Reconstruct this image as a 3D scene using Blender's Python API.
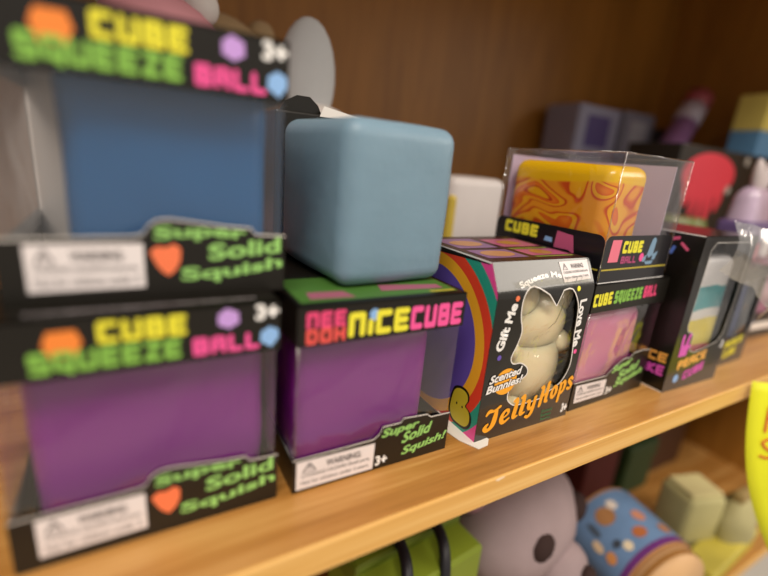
import bpy, bmesh, math, random
from mathutils import Vector, Matrix, noise

# ------------------------------------------------------------------ camera
scene = bpy.context.scene
col = scene.collection
for o in list(bpy.data.objects): bpy.data.objects.remove(o)

YAW, PITCH, ROLL = 0.5386, 0.2836, 0.0897
CAM = Vector((0.0324, -0.1221, 0.1141))
fwd = Vector((math.sin(YAW)*math.cos(PITCH), math.cos(YAW)*math.cos(PITCH), -math.sin(PITCH)))
rgt = Vector((math.cos(YAW), -math.sin(YAW), 0)); up = rgt.cross(fwd)
r2 = rgt*math.cos(ROLL) + up*math.sin(ROLL); u2 = up*math.cos(ROLL) - rgt*math.sin(ROLL)
cd = bpy.data.cameras.new('camera'); cam = bpy.data.objects.new('camera', cd); col.objects.link(cam)
M = Matrix((r2, u2, -fwd)).transposed().to_4x4(); M.translation = CAM
cam.matrix_world = M
cd.sensor_width = 36; cd.lens = 440/768*36; cd.clip_start = 0.005; cd.clip_end = 50
cd.dof.use_dof = True; cd.dof.focus_distance = 0.196; cd.dof.aperture_fstop = 3.0
scene.camera = cam

# ------------------------------------------------------------------ world, lights, exposure
w = bpy.data.worlds.new('World'); scene.world = w; w.use_nodes = True
bg = w.node_tree.nodes['Background']; bg.inputs[0].default_value = (1.0, 0.90, 0.80, 1); bg.inputs[1].default_value = 0.45
def area(name, loc, target, sx, sy, energy, color):
    l = bpy.data.lights.new(name, 'AREA'); l.shape = 'RECTANGLE'; l.size = sx; l.size_y = sy; l.energy = energy; l.color = color
    o = bpy.data.objects.new(name, l); col.objects.link(o); o.location = loc
    o.rotation_euler = (Vector(target)-Vector(loc)).to_track_quat('-Z', 'Y').to_euler(); return o
area('ceiling_light', (-0.30, -0.85, 1.40), (0.15, 0.0, 0.0), 1.2, 0.4, 29, (1.0, 0.90, 0.78))
area('ceiling_light', (2.2, -1.25, 1.15), (0.4, 0.0, 0.0), 1.6, 0.8, 26, (1.0, 0.90, 0.78))
vs = scene.view_settings
vs.view_transform = 'Standard'; vs.look = 'None'; vs.gamma = 1; vs.use_curve_mapping = False; vs.exposure = 0.0

# ------------------------------------------------------------------ materials
def srgb(h):
    c = [int(h[i:i+2], 16)/255 for i in (0, 2, 4)]
    return tuple((x/12.92 if x <= .04045 else ((x+.055)/1.055)**2.4) for x in c) + (1,)
MATS = {}
def mat(name, hexc, rough=0.5, spec=0.5, coat=0.0, sss=0.0, sssr=0.006, var=0.0, vscale=60, bump=0.0, bscale=200, trans=0.0):
    if name in MATS: return MATS[name]
    m = bpy.data.materials.new(name); m.use_nodes = True; nt = m.node_tree; b = nt.nodes['Principled BSDF']
    c = srgb(hexc)
    b.inputs['Base Color'].default_value = c; b.inputs['Roughness'].default_value = rough
    b.inputs['Specular IOR Level'].default_value = spec; b.inputs['Coat Weight'].default_value = coat
    b.inputs['Transmission Weight'].default_value = trans
    if sss:
        b.inputs['Subsurface Weight'].default_value = sss; b.inputs['Subsurface Radius'].default_value = (1, .8, .9)
        b.inputs['Subsurface Scale'].default_value = sssr
    tc = nt.nodes.new('ShaderNodeTexCoord')
    n = nt.nodes.new('ShaderNodeTexNoise'); n.inputs['Scale'].default_value = vscale; n.inputs['Detail'].default_value = 4
    nt.links.new(tc.outputs['Object'], n.inputs['Vector'])
    v = max(var, 0.06)
    mx = nt.nodes.new('ShaderNodeMix'); mx.data_type = 'RGBA'
    mx.inputs[6].default_value = tuple(x*(1-v) for x in c[:3])+(1,); mx.inputs[7].default_value = tuple(min(1, x*(1+v)) for x in c[:3])+(1,)
    nt.links.new(n.outputs['Fac'], mx.inputs[0]); nt.links.new(mx.outputs[2], b.inputs['Base Color'])
    if bump:
        n2 = nt.nodes.new('ShaderNodeTexNoise'); n2.inputs['Scale'].default_value = bscale; n2.inputs['Detail'].default_value = 3
        nt.links.new(tc.outputs['Object'], n2.inputs['Vector'])
        bp = nt.nodes.new('ShaderNodeBump'); bp.inputs['Strength'].default_value = bump; bp.inputs['Distance'].default_value = 0.001
        nt.links.new(n2.outputs['Fac'], bp.inputs['Height']); nt.links.new(bp.outputs['Normal'], b.inputs['Normal'])
    MATS[name] = m; return m

def wood(name, c1, c2, c3, rough=0.4, scale=(3, 42, 42), coat=0.0):
    m = bpy.data.materials.new(name); m.use_nodes = True; nt = m.node_tree; b = nt.nodes['Principled BSDF']
    tc = nt.nodes.new('ShaderNodeTexCoord'); mp = nt.nodes.new('ShaderNodeMapping'); mp.inputs['Scale'].default_value = scale
    nt.links.new(tc.outputs['Object'], mp.inputs['Vector'])
    n = nt.nodes.new('ShaderNodeTexNoise'); n.inputs['Scale'].default_value = 2.2; n.inputs['Detail'].default_value = 8; n.inputs['Distortion'].default_value = .6
    nt.links.new(mp.outputs[0], n.inputs['Vector'])
    mp2 = nt.nodes.new('ShaderNodeMapping'); mp2.inputs['Scale'].default_value = tuple(s*9 if s > 10 else s*5 for s in scale)
    nt.links.new(tc.outputs['Object'], mp2.inputs['Vector'])
    n2 = nt.nodes.new('ShaderNodeTexNoise'); n2.inputs['Scale'].default_value = 2.0; n2.inputs['Detail'].default_value = 4
    nt.links.new(mp2.outputs[0], n2.inputs['Vector'])
    mth = nt.nodes.new('ShaderNodeMath'); mth.operation = 'MULTIPLY_ADD'; mth.inputs[1].default_value = .4; 
    nt.links.new(n2.outputs['Fac'], mth.inputs[0]); nt.links.new(n.outputs['Fac'], mth.inputs[2])
    r = nt.nodes.new('ShaderNodeValToRGB'); e = r.color_ramp.elements
    e[0].position = .45; e[0].color = srgb(c1); e[1].position = .85; e[1].color = srgb(c3)
    k = e.new(.65); k.color = srgb(c2)
    nt.links.new(mth.outputs[0], r.inputs[0]); nt.links.new(r.outputs[0], b.inputs['Base Color'])
    b.inputs['Roughness'].default_value = rough; b.inputs['Coat Weight'].default_value = coat; b.inputs['Coat Roughness'].default_value = .25
    bp = nt.nodes.new('ShaderNodeBump'); bp.inputs['Strength'].default_value = .12; bp.inputs['Distance'].default_value = .0006
    nt.links.new(mth.outputs[0], bp.inputs['Height']); nt.links.new(bp.outputs['Normal'], b.inputs['Normal'])
    MATS[name] = m; return m

def film_mat(name, tint='f4f4f4', gloss=1.0, rough=.06, bump=.25, bscale=45, base=.035):
    m = bpy.data.materials.new(name); m.use_nodes = True; nt = m.node_tree; nt.nodes.remove(nt.nodes['Principled BSDF'])
    out = nt.nodes['Material Output']
    t = nt.nodes.new('ShaderNodeBsdfTransparent'); t.inputs[0].default_value = srgb(tint)
    g = nt.nodes.new('ShaderNodeBsdfGlossy'); g.inputs['Roughness'].default_value = rough; g.inputs[0].default_value = (1, 1, 1, 1)
    lw = nt.nodes.new('ShaderNodeLayerWeight'); lw.inputs[0].default_value = .5
    pw = nt.nodes.new('ShaderNodeMath'); pw.operation = 'POWER'; pw.inputs[1].default_value = 4.0; nt.links.new(lw.outputs['Facing'], pw.inputs[0])
    fr = nt.nodes.new('ShaderNodeMath'); fr.operation = 'MULTIPLY_ADD'; fr.inputs[1].default_value = .9; fr.inputs[2].default_value = .06; nt.links.new(pw.outputs[0], fr.inputs[0])
    ma = nt.nodes.new('ShaderNodeMath'); ma.operation = 'MULTIPLY_ADD'; ma.inputs[1].default_value = gloss; ma.inputs[2].default_value = base; ma.use_clamp = True
    nt.links.new(fr.outputs[0], ma.inputs[0])
    tc = nt.nodes.new('ShaderNodeTexCoord'); n = nt.nodes.new('ShaderNodeTexNoise'); n.inputs['Scale'].default_value = bscale; n.inputs['Detail'].default_value = 2; n.inputs['Distortion'].default_value = 1.0
    nt.links.new(tc.outputs['Object'], n.inputs['Vector'])
    bp = nt.nodes.new('ShaderNodeBump'); bp.inputs['Strength'].default_value = bump; bp.inputs['Distance'].default_value = .004
    nt.links.new(n.outputs['Fac'], bp.inputs['Height'])
    nt.links.new(bp.outputs[0], g.inputs['Normal']); nt.links.new(bp.outputs[0], lw.inputs['Normal'])
    mx = nt.nodes.new('ShaderNodeMixShader')
    nt.links.new(ma.outputs[0], mx.inputs[0]); nt.links.new(t.outputs[0], mx.inputs[1]); nt.links.new(g.outputs[0], mx.inputs[2])
    nt.links.new(mx.outputs[0], out.inputs['Surface'])
    MATS[name] = m; return m

def marble_mat(name):
    m = bpy.data.materials.new(name); m.use_nodes = True; nt = m.node_tree; b = nt.nodes['Principled BSDF']
    tc = nt.nodes.new('ShaderNodeTexCoord')
    n0 = nt.nodes.new('ShaderNodeTexNoise'); n0.inputs['Scale'].default_value = 16; n0.inputs['Detail'].default_value = 1.0
    nt.links.new(tc.outputs['Object'], n0.inputs['Vector'])
    mp = nt.nodes.new('ShaderNodeMapping'); mp.inputs['Scale'].default_value = (10, 7, 15)
    nt.links.new(tc.outputs['Object'], mp.inputs['Vector'])
    mx = nt.nodes.new('ShaderNodeMix'); mx.data_type = 'RGBA'; mx.blend_type = 'ADD'; mx.inputs[0].default_value = .8
    nt.links.new(mp.outputs[0], mx.inputs[6]); nt.links.new(n0.outputs['Color'], mx.inputs[7])
    n = nt.nodes.new('ShaderNodeTexNoise'); n.inputs['Scale'].default_value = 1.5; n.inputs['Detail'].default_value = .6; n.inputs['Distortion'].default_value = 1.6
    nt.links.new(mx.outputs[2], n.inputs['Vector'])
    r = nt.nodes.new('ShaderNodeValToRGB'); cr = r.color_ramp; e = cr.elements
    stops = [(.0, 'eeb41c'), (.26, 'f0b01c'), (.32, 'c8441c'), (.37, 'c8441c'), (.41, 'ee8a28'), (.52, 'e87424'), (.60, 'e26a20'), (.64, 'f2b424'), (.78, 'f0a824'), (.82, 'cc4a1e'), (.86, 'd85a20'), (.92, 'f0a028')]
    e[0].position = stops[0][0]; e[0].color = srgb(stops[0][1]); e[1].position = stops[-1][0]; e[1].color = srgb(stops[-1][1])
    for p, c in stops[1:-1]: k = e.new(p); k.color = srgb(c)
    fx = nt.nodes.new('ShaderNodeMath'); fx.operation = 'MULTIPLY'; fx.inputs[1].default_value = 2.6; nt.links.new(n.outputs['Fac'], fx.inputs[0])
    pp = nt.nodes.new('ShaderNodeMath'); pp.operation = 'PINGPONG'; pp.inputs[1].default_value = 1.0; nt.links.new(fx.outputs[0], pp.inputs[0])
    nt.links.new(pp.outputs[0], r.inputs[0])
    # a plain golden layer at the top of the slab
    sp = nt.nodes.new('ShaderNodeSeparateXYZ'); nt.links.new(tc.outputs['Object'], sp.inputs[0])
    wv = nt.nodes.new('ShaderNodeMath'); wv.operation = 'MULTIPLY_ADD'; wv.inputs[1].default_value = .012; nt.links.new(n0.outputs['Fac'], wv.inputs[0]); nt.links.new(sp.outputs['Z'], wv.inputs[2])
    rr = nt.nodes.new('ShaderNodeValToRGB'); rr.color_ramp.interpolation = 'LINEAR'
    q = rr.color_ramp.elements; q[0].position = .0; q[0].color = (0, 0, 0, 1); q[1].position = 1; q[1].color = (1, 1, 1, 1)
    ml = nt.nodes.new('ShaderNodeMapRange'); ml.inputs['From Min'].default_value = .0495; ml.inputs['From Max'].default_value = .0505
    nt.links.new(wv.outputs[0], ml.inputs['Value'])
    m2 = nt.nodes.new('ShaderNodeMix'); m2.data_type = 'RGBA'; nt.links.new(ml.outputs[0], m2.inputs[0]); nt.links.new(r.outputs[0], m2.inputs[6]); m2.inputs[7].default_value = srgb('f0be14')
    nt.links.new(m2.outputs[2], b.inputs['Base Color'])
    b.inputs['Roughness'].default_value = .25; b.inputs['Coat Weight'].default_value = .3
    MATS[name] = m; return m

def rainbow_mat(name, rings, core):
    # flat print: concentric rainbow bands on the carton's side (y,z in carton coordinates)
    m = bpy.data.materials.new(name); m.use_nodes = True; nt = m.node_tree; b = nt.nodes['Principled BSDF']
    tc = nt.nodes.new('ShaderNodeTexCoord'); sp = nt.nodes.new('ShaderNodeSeparateXYZ'); nt.links.new(tc.outputs['Object'], sp.inputs[0])
    prev = None
    for (cy, cz, ry, rz), c in rings:
        def term(sock, c0, r0):
            a = nt.nodes.new('ShaderNodeMath'); a.operation = 'SUBTRACT'; nt.links.new(sp.outputs[sock], a.inputs[0]); a.inputs[1].default_value = c0
            d = nt.nodes.new('ShaderNodeMath'); d.operation = 'DIVIDE'; nt.links.new(a.outputs[0], d.inputs[0]); d.inputs[1].default_value = r0
            q = nt.nodes.new('ShaderNodeMath'); q.operation = 'MULTIPLY'; nt.links.new(d.outputs[0], q.inputs[0]); nt.links.new(d.outputs[0], q.inputs[1]); return q
        s = nt.nodes.new('ShaderNodeMath'); s.operation = 'ADD'
        nt.links.new(term('Y', cy, ry).outputs[0], s.inputs[0]); nt.links.new(term('Z', cz, rz).outputs[0], s.inputs[1])
        l = nt.nodes.new('ShaderNodeMath'); l.operation = 'LESS_THAN'; nt.links.new(s.outputs[0], l.inputs[0]); l.inputs[1].default_value = 1
        mx = nt.nodes.new('ShaderNodeMix'); mx.data_type = 'RGBA'; nt.links.new(l.outputs[0], mx.inputs[0])
        if prev is None: mx.inputs[6].default_value = srgb(core)
        else: nt.links.new(prev.outputs[2], mx.inputs[6])
        mx.inputs[7].default_value = srgb(c); prev = mx
    nt.links.new(prev.outputs[2], b.inputs['Base Color']); b.inputs['Roughness'].default_value = .35
    MATS[name] = m; return m

def layered_mat(name, layers, axis='Z', rough=.3):
    m = bpy.data.materials.new(name); m.use_nodes = True; nt = m.node_tree; b = nt.nodes['Principled BSDF']
    tc = nt.nodes.new('ShaderNodeTexCoord'); sp = nt.nodes.new('ShaderNodeSeparateXYZ'); nt.links.new(tc.outputs['Object'], sp.inputs[0])
    n = nt.nodes.new('ShaderNodeTexNoise'); n.inputs['Scale'].default_value = 40; nt.links.new(tc.outputs['Object'], n.inputs['Vector'])
    wv = nt.nodes.new('ShaderNodeMath'); wv.operation = 'MULTIPLY_ADD'; wv.inputs[1].default_value = .006; nt.links.new(n.outputs['Fac'], wv.inputs[0]); nt.links.new(sp.outputs[axis], wv.inputs[2])
    prev = None
    for z, c in layers:
        if prev is None and z is None: first = c; continue
        l = nt.nodes.new('ShaderNodeMath'); l.operation = 'GREATER_THAN'; nt.links.new(wv.outputs[0], l.inputs[0]); l.inputs[1].default_value = z+.003
        mx = nt.nodes.new('ShaderNodeMix'); mx.data_type = 'RGBA'; nt.links.new(l.outputs[0], mx.inputs[0])
        if prev is None: mx.inputs[6].default_value = srgb(first)
        else: nt.links.new(prev.outputs[2], mx.inputs[6])
        mx.inputs[7].default_value = srgb(c); prev = mx
    nt.links.new(prev.outputs[2], b.inputs['Base Color']); b.inputs['Roughness'].default_value = rough
    MATS[name] = m; return m

OAK = wood('oak', '8f6028', 'ac783a', 'c09052', rough=.38)
EDGE = wood('oak_edge', 'd09a4c', 'deaa5a', 'e8ba70', rough=.45, scale=(2, 60, 60))
PANEL = wood('brown_panel', '85581a', '936220', 'a26e28', rough=.5, scale=(14, 14, 2.0))
FILM = film_mat('clear_film', 'fbfafb', 1.0, .10, .3, 38, .06)
FILM2 = film_mat('clear_plastic', 'fbfbfb', 1.0, .08, .25, 30, .03)
FILM3 = film_mat('crumpled_plastic', 'f4f4f6', 1.1, .14, .5, 60, .05)
BLACK = mat('black_card', '17140f', .33, .5, bump=.05, bscale=300, var=.15)
GLOSSB = mat('gloss_black_card', '15120e', .28, .5, coat=.25, bump=.12, bscale=60, var=.1)
WCARD = mat('white_card', 'e6e0da', .6)
LABELM = mat('label_white', 'e6dede', .5)
INK = mat('grey_ink', '5a5456', .6)
INKL = mat('light_grey_ink', '948c90', .6)
YEL = mat('print_yellow', 'eae23a', .4); GRN = mat('print_green', '86bc4e', .4); GRN2 = mat('print_leaf_green', '98cf70', .4)
PNK = mat('print_pink', 'f0569c', .4); LIL = mat('print_lilac', 'c49ae0', .4); BLU = mat('print_blue', '8cb8ec', .4)
ORG = mat('print_orange', 'f08838', .4); CORAL = mat('print_coral', 'f47c50', .4); WHT = mat('print_white', 'f2f0ee', .4)
ROSE = mat('print_rose', 'e8487c', .4); RED = mat('print_red', 'e45550', .4); AMBER = mat('print_amber', 'f6aa2a', .4)
PURP = mat('print_purple', '6a54b4', .4); TEAL = mat('print_teal', '2c9c8c', .4); MAG = mat('print_magenta', 'd855bc', .4)
DGRN = mat('print_dark_green', '2e8a5a', .4)

# ------------------------------------------------------------------ mesh helpers
def put(name, me, m, parent=None, loc=None, rz=None):
    o = bpy.data.objects.new(name, me); col.objects.link(o)
    if m is not None:
        for k in (m if isinstance(m, (list, tuple)) else [m]): me.materials.append(k)
    if parent: o.parent = parent
    if loc is not None: o.location = loc
    if rz is not None: o.rotation_euler = (0, 0, rz)
    return o
def tag(o, label, cat, group=None, kind=None):
    o['label'] = label; o['category'] = cat
    if group: o['group'] = group
    if kind: o['kind'] = kind
    return o
def thing(name, label, cat, loc=(0, 0, 0), rz=0.0, group=None):
    o = bpy.data.objects.new(name, None); col.objects.link(o); o.empty_display_size = .01
    o.location = loc; o.rotation_euler = (0, 0, rz); return tag(o, label, cat, group)
def bm_mesh(bm, name='m', smooth=False):
    me = bpy.data.meshes.new(name); bm.normal_update(); bm.to_mesh(me); bm.free()
    if smooth:
        for p in me.polygons: p.use_smooth = True
    return me
def add_box(bm, x0, x1, y0, y1, z0, z1, bev=0.0, seg=2):
    r = bmesh.ops.create_cube(bm, size=1)
    vs_ = r['verts']
    for v in vs_: v.co = Vector((x0+(v.co.x+.5)*(x1-x0), y0+(v.co.y+.5)*(y1-y0), z0+(v.co.z+.5)*(z1-z0)))
    if bev: bmesh.ops.bevel(bm, geom=list({e for v in vs_ for e in v.link_edges}), offset=bev, segments=seg, affect='EDGES', profile=.5)
def box(name, m, parent, x0, x1, y0, y1, z0, z1, bev=0.0, seg=2, smooth=False):
    bm = bmesh.new(); add_box(bm, x0, x1, y0, y1, z0, z1, bev, seg); return put(name, bm_mesh(bm, name, smooth), m, parent)
def blob(bm, c, r, seg=16, rings=10, rot=None):
    q = bmesh.ops.create_uvsphere(bm, u_segments=seg, v_segments=rings, radius=1)
    R = rot or Matrix.Identity(3)
    for v in q['verts']: v.co = Vector(c) + R @ Vector((v.co.x*r[0], v.co.y*r[1], v.co.z*r[2]))
def tube(bm, pts, r, n=8, cap=True):
    rings = []
    pts = [Vector(p) for p in pts]; rr = r if isinstance(r, (list, tuple)) else [r]*len(pts)
    for i, p in enumerate(pts):
        d = (pts[min(i+1, len(pts)-1)]-pts[max(i-1, 0)]).normalized()
        a = d.orthogonal().normalized() if i == 0 else (a - d*a.dot(d)).normalized()
        b = d.cross(a)
        rings.append([bm.verts.new(p+(a*math.cos(t)+b*math.sin(t))*rr[i]) for t in [2*math.pi*k/n for k in range(n)]])
    for A, B in zip(rings, rings[1:]):
        for k in range(n): bm.faces.new((A[k], A[(k+1) % n], B[(k+1) % n], B[k]))
    if cap: bm.faces.new(rings[0][::-1]); bm.faces.new(rings[-1])

class Frame:       # a flat face to print on, coordinates in millimetres
    def __init__(s, o, u, v): s.o = Vector(o); s.u = Vector(u); s.v = Vector(v); s.n = s.u.cross(s.v)
    def at(s, u, v, n=0.0): return s.o + s.u*(u*.001) + s.v*(v*.001) + s.n*(n*.001)
FRONT = Frame((0, 0, 0), (1, 0, 0), (0, 0, 1))
def side_frame(x=0.0): return Frame((x, 0, 0), (0, -1, 0), (0, 0, 1))    # left flank: u runs back to front (u = -y)
def top_frame(z): return Frame((0, 0, z), (1, 0, 0), (0, 1, 0))

def polys_mesh(polys, fr, n=.12):
    bm = bmesh.new()
    for i, p in enumerate(polys):
        ar = sum(a[0]*b[1]-b[0]*a[1] for a, b in zip(p, p[1:]+p[:1]))
        if abs(ar) < 1e-9: continue
        if ar < 0: p = p[::-1]
        bm.faces.new([bm.verts.new(fr.at(a, b, n+i*.0007)) for a, b in p])
    return bm_mesh(bm)
def decal(name, m, parent, fr, polys, n=.12): return put(name, polys_mesh(polys, fr, n), m, parent)

def curve_mesh(cu):
    o = bpy.data.objects.new('tmp', cu); col.objects.link(o)
    bpy.context.view_layer.update()
    dg = bpy.context.evaluated_depsgraph_get()
    me = bpy.data.meshes.new_from_object(o.evaluated_get(dg)); bpy.data.objects.remove(o); bpy.data.curves.remove(cu); return me
def panel(name, m, parent, fr, outer, holes=(), t=.5, n=0.0):
    """card panel t mm thick behind the face, with cut-outs"""
    cu = bpy.data.curves.new('c', 'CURVE'); cu.dimensions = '2D'; cu.fill_mode = 'BOTH'; cu.extrude = t/2
    for poly in [outer]+list(holes):
        s = cu.splines.new('POLY'); s.points.add(len(poly)-1); s.use_cyclic_u = True
        for q, (a, b) in zip(s.points, poly): q.co = (a, b, 0, 1)
    me = curve_mesh(cu)
    for v in me.vertices: v.co = fr.at(v.co.x, v.co.y, n-t/2+v.co.z)
    me.update(); return put(name, me, m, parent)
def text_uv(body, bold=.0, shear=0.0, space=1.0):
    cu = bpy.data.curves.new('t', 'FONT'); cu.body = body; cu.offset = bold; cu.shear = shear; cu.space_character = space; cu.resolution_u = 3
    return curve_mesh(cu)
def text(name, m, parent, fr, body, rect, bold=.02, shear=0.0, warp=None, n=.12, space=1.0):
    """lettering fitted to rect (u0, v0, u1, v1); warp maps (s, t) in 0..1 to (u, v)"""
    me = text_uv(body, bold, shear, space)
    xs = [v.co.x for v in me.vertices]; ys = [v.co.y for v in me.vertices]
    x0, x1, y0, y1 = min(xs), max(xs), min(ys), max(ys)
    for v in me.vertices:
        s = (v.co.x-x0)/(x1-x0); t = (v.co.y-y0)/(y1-y0)
        if warp: u, vv = warp(s, t)
        else: u, vv = rect[0]+s*(rect[2]-rect[0]), rect[1]+t*(rect[3]-rect[1])
        v.co = fr.at(u, vv, n)
    me.update(); return put(name, me, m, parent)
def quad(a, b, c, d):
    """bilinear map: a bottom-left, b bottom-right, c top-right, d top-left"""
    def f(s, t):
        return tuple((1-s)*(1-t)*a[i]+s*(1-t)*b[i]+s*t*c[i]+(1-s)*t*d[i] for i in (0, 1))
    return f
def smooth_pts(P, k=6, closed=False):
    out = []; n = len(P)
    for i in range(n if closed else n-1):
        g = lambda j: P[j % n] if closed else P[max(0, min(n-1, j))]
        a, b, c, d = g(i-1), g(i), g(i+1), g(i+2)
        for q in range(k):
            t = q/k
            out.append(tuple(.5*(2*b[z]+(c[z]-a[z])*t+(2*a[z]-5*b[z]+4*c[z]-d[z])*t*t+(3*b[z]-a[z]-3*c[z]+d[z])*t**3) for z in range(len(b))))
    if not closed: out.append(tuple(P[-1]))
    return out
def stroke(P, wd=None, discs=8, sq=False):
    """thick pen stroke as convex polygons; P = (x, y[, width])"""
    res = []; Q = [(p[0], p[1], p[2] if len(p) > 2 else wd) for p in P]
    for (x0, y0, w0), (x1, y1, w1) in zip(Q, Q[1:]):
        L = math.hypot(x1-x0, y1-y0)
        if L < 1e-9: continue
        nx, ny = -(y1-y0)/L, (x1-x0)/L
        res.append([(x0+nx*w0/2, y0+ny*w0/2), (x0-nx*w0/2, y0-ny*w0/2), (x1-nx*w1/2, y1-ny*w1/2), (x1+nx*w1/2, y1+ny*w1/2)])
    for x, y, w_ in Q:
        if sq: res.append([(x-w_/2, y-w_/2), (x+w_/2, y-w_/2), (x+w_/2, y+w_/2), (x-w_/2, y+w_/2)])
        elif discs: res.append([(x+w_/2*math.cos(2*math.pi*k/discs), y+w_/2*math.sin(2*math.pi*k/discs)) for k in range(discs)])
    return res
def fat_glyph(ch, t=.30, w_=.80):
    """chunky block letter in a box w_ wide and 1 high"""
    l, lo, hi, mid = t/2, t/2, 1-t/2, .5
    if ch == 'I': w_ = t
    r = w_-t/2; c = (l+r)/2
    S = {'C': [[(r, hi), (l, hi), (l, lo), (r, lo)]], 'U': [[(l, hi), (l, lo), (r, lo), (r, hi)]],
         'B': [[(l, lo), (l, hi), (r-.03, hi), (r-.03, mid), (l, mid)], [(r-.03, mid), (r, mid), (r, lo), (l, lo)]],
         'E': [[(r, hi), (l, hi), (l, lo), (r, lo)], [(l, mid), (r-.05, mid)]],
         'S': [[(r, hi), (l, hi), (l, mid), (r, mid), (r, lo), (l, lo)]], 'Z': [[(l, hi), (r, hi), (l, lo), (r, lo)]],
         'Q': [[(l, lo+.1), (l, hi), (r, hi), (r, lo+.1), (l, lo+.1)], [(c, lo+.15), (r, lo-.12)]],
         'O': [[(l, lo), (l, hi), (r, hi), (r, lo), (l, lo)]], 'D': [[(l, lo), (l, hi), (r-.1, hi), (r, mid+.12), (r, mid-.12), (r-.1, lo), (l, lo)]],
         'A': [[(l, lo), (l, hi-.05), (c, hi), (r, hi-.05), (r, lo)], [(l, mid-.05), (r, mid-.05)]], 'L': [[(l, hi), (l, lo), (r, lo)]],
         'N': [[(l, lo), (l, hi), (r, hi), (r, lo)]], 'H': [[(l, lo), (l, hi)], [(r, lo), (r, hi)], [(l, mid), (r, mid)]],
         'I': [[(l, lo), (l, hi)]], 'i': [[(l, lo), (l, .55)]], 'P': [[(l, lo), (l, hi), (r, hi), (r, mid-.05), (l, mid-.05)]],
         'K': [[(l, lo), (l, hi)], [(r, hi), (l, mid), (r, lo)]]}[ch]
    if ch == 'i': w_ = t
    out = []
    for s in S: out += stroke(s, t, 8)
    return out, w_
def fat_text(name, m, parent, fr, body, warp, t=.27, gap=.12, n=.12, w_=.8):
    polys = []; x = 0
    for ch in body:
        if ch == ' ': x += .45; continue
        g, gw = fat_glyph(ch, t, w_)
        polys += [[(a+x, b) for a, b in p] for p in g]; x += gw+gap
    tot = x-gap
    return decal(name, m, parent, fr, [[warp(a/tot, b) for a, b in p] for p in polys], n)
def rectw(u0, v0, u1, v1): return quad((u0, v0), (u1, v0), (u1, v1), (u0, v1))
def ngon(cx, cy, rx, ry, k=20, a0=0.0): return [(cx+rx*math.cos(a0+2*math.pi*i/k), cy+ry*math.sin(a0+2*math.pi*i/k)) for i in range(k)]
def rpoly(cx, cy, r, k, seed, rot=0):
    rd = random.Random(seed); return [(cx+r*rd.uniform(.85, 1.1)*math.cos(rot+2*math.pi*i/k), cy+r*rd.uniform(.85, 1.1)*math.sin(rot+2*math.pi*i/k)) for i in range(k)]
def R4(u0, v0, u1, v1): return [(u0, v0), (u1, v0), (u1, v1), (u0, v1)]
def rrect(u0, v0, u1, v1, r, corners=(1, 1, 1, 1), k=5):
    out = []
    for (cx, cy, a, f) in ((u1-r, v0+r, -90, corners[0]), (u1-r, v1-r, 0, corners[1]), (u0+r, v1-r, 90, corners[2]), (u0+r, v0+r, 180, corners[3])):
        if f:
            for i in range(k+1):
                t = math.radians(a+90*i/k); out.append((cx+r*math.cos(t), cy+r*math.sin(t)))
        else: out.append((cx+(r if a in (-90, 0) else -r), cy+(r if a in (0, 90) else -r)))
    return out

def gel_cube(name, m, label, loc, size, bev=.007, rz=0.0, group=None, wob=.0006, seed=0):
    bm = bmesh.new(); sx, sy, sz = size
    add_box(bm, -sx/2, sx/2, -sy/2, sy/2, 0, sz, bev, 5)
    bmesh.ops.subdivide_edges(bm, edges=[e for e in bm.edges if e.calc_length() > .012], cuts=5, use_grid_fill=True)
    for v in bm.verts:
        nz = noise.noise(v.co*45+Vector((seed*3.1, 0, 0)))
        v.co += v.normal*nz*wob*(0 if v.co.z < .001 else 1)
    return tag(put(name, bm_mesh(bm, name, True), m, None, loc, rz), label, 'squeeze cube', group)

def film_sheet(bm, a, b, c, d, nu=8, nv=8, amp=.0, seed=0):
    """thin clear sheet through four corners with slight ripples"""
    a, b, c, d = map(Vector, (a, b, c, d)); nrm = (b-a).cross(d-a).normalized(); g = []
    for j in range(nv+1):
        row = []
        for i in range(nu+1):
            s, t = i/nu, j/nv
            p = a*(1-s)*(1-t)+b*s*(1-t)+c*s*t+d*(1-s)*t
            e = math.sin(math.pi*s)*math.sin(math.pi*t)
            row.append(bm.verts.new(p+nrm*amp*e*noise.noise(p*60+Vector((seed, seed*2, 0)))))
        g.append(row)
    for j in range(nv):
        for i in range(nu): bm.faces.new((g[j][i], g[j][i+1], g[j+1][i+1], g[j+1][i]))

def warning_label(parent, fr, a, b, c, d, lines, title='WARNING:', n=.15):
    q = quad(a, b, c, d)
    lab = decal('warning_label', LABELM, parent, fr, [[q(0, 0), q(1, 0), q(1, 1), q(0, 1)]], n)
    tri = stroke([(.08, .60), (.155, .90), (.23, .60), (.08, .60)], .022, 5)+stroke([(.155, .80), (.155, .71)], .018, 5)+[ngon(.155, .655, .01, .02, 6)]
    decal('warning_triangle', INK, lab, fr, [[q(x, y) for x, y in p] for p in tri], n+.06)
    text('warning_lettering', INK, lab, fr, title, None, .03, 0, lambda s, t: q(.36+.46*s, .62+.24*t), n+.06)
    for i, l in enumerate(lines):
        text('warning_lettering', INK, lab, fr, l, None, .012, 0, lambda s, t, i=i: q(.06+.88*s, .36-.25*i+.17*t), n+.06)
    return lab
CHOKE = ('CHOKING HAZARD-Small parts', 'Not for children under 3 years.')

# ------------------------------------------------------------------ shop floor
fl = box('floor', mat('pale_floor_tile', 'c8c0b4', .5, var=.1, vscale=30), None, -3, 4, -4, 1.0, -1.02, -1.0); fl['kind'] = 'structure'
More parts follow.
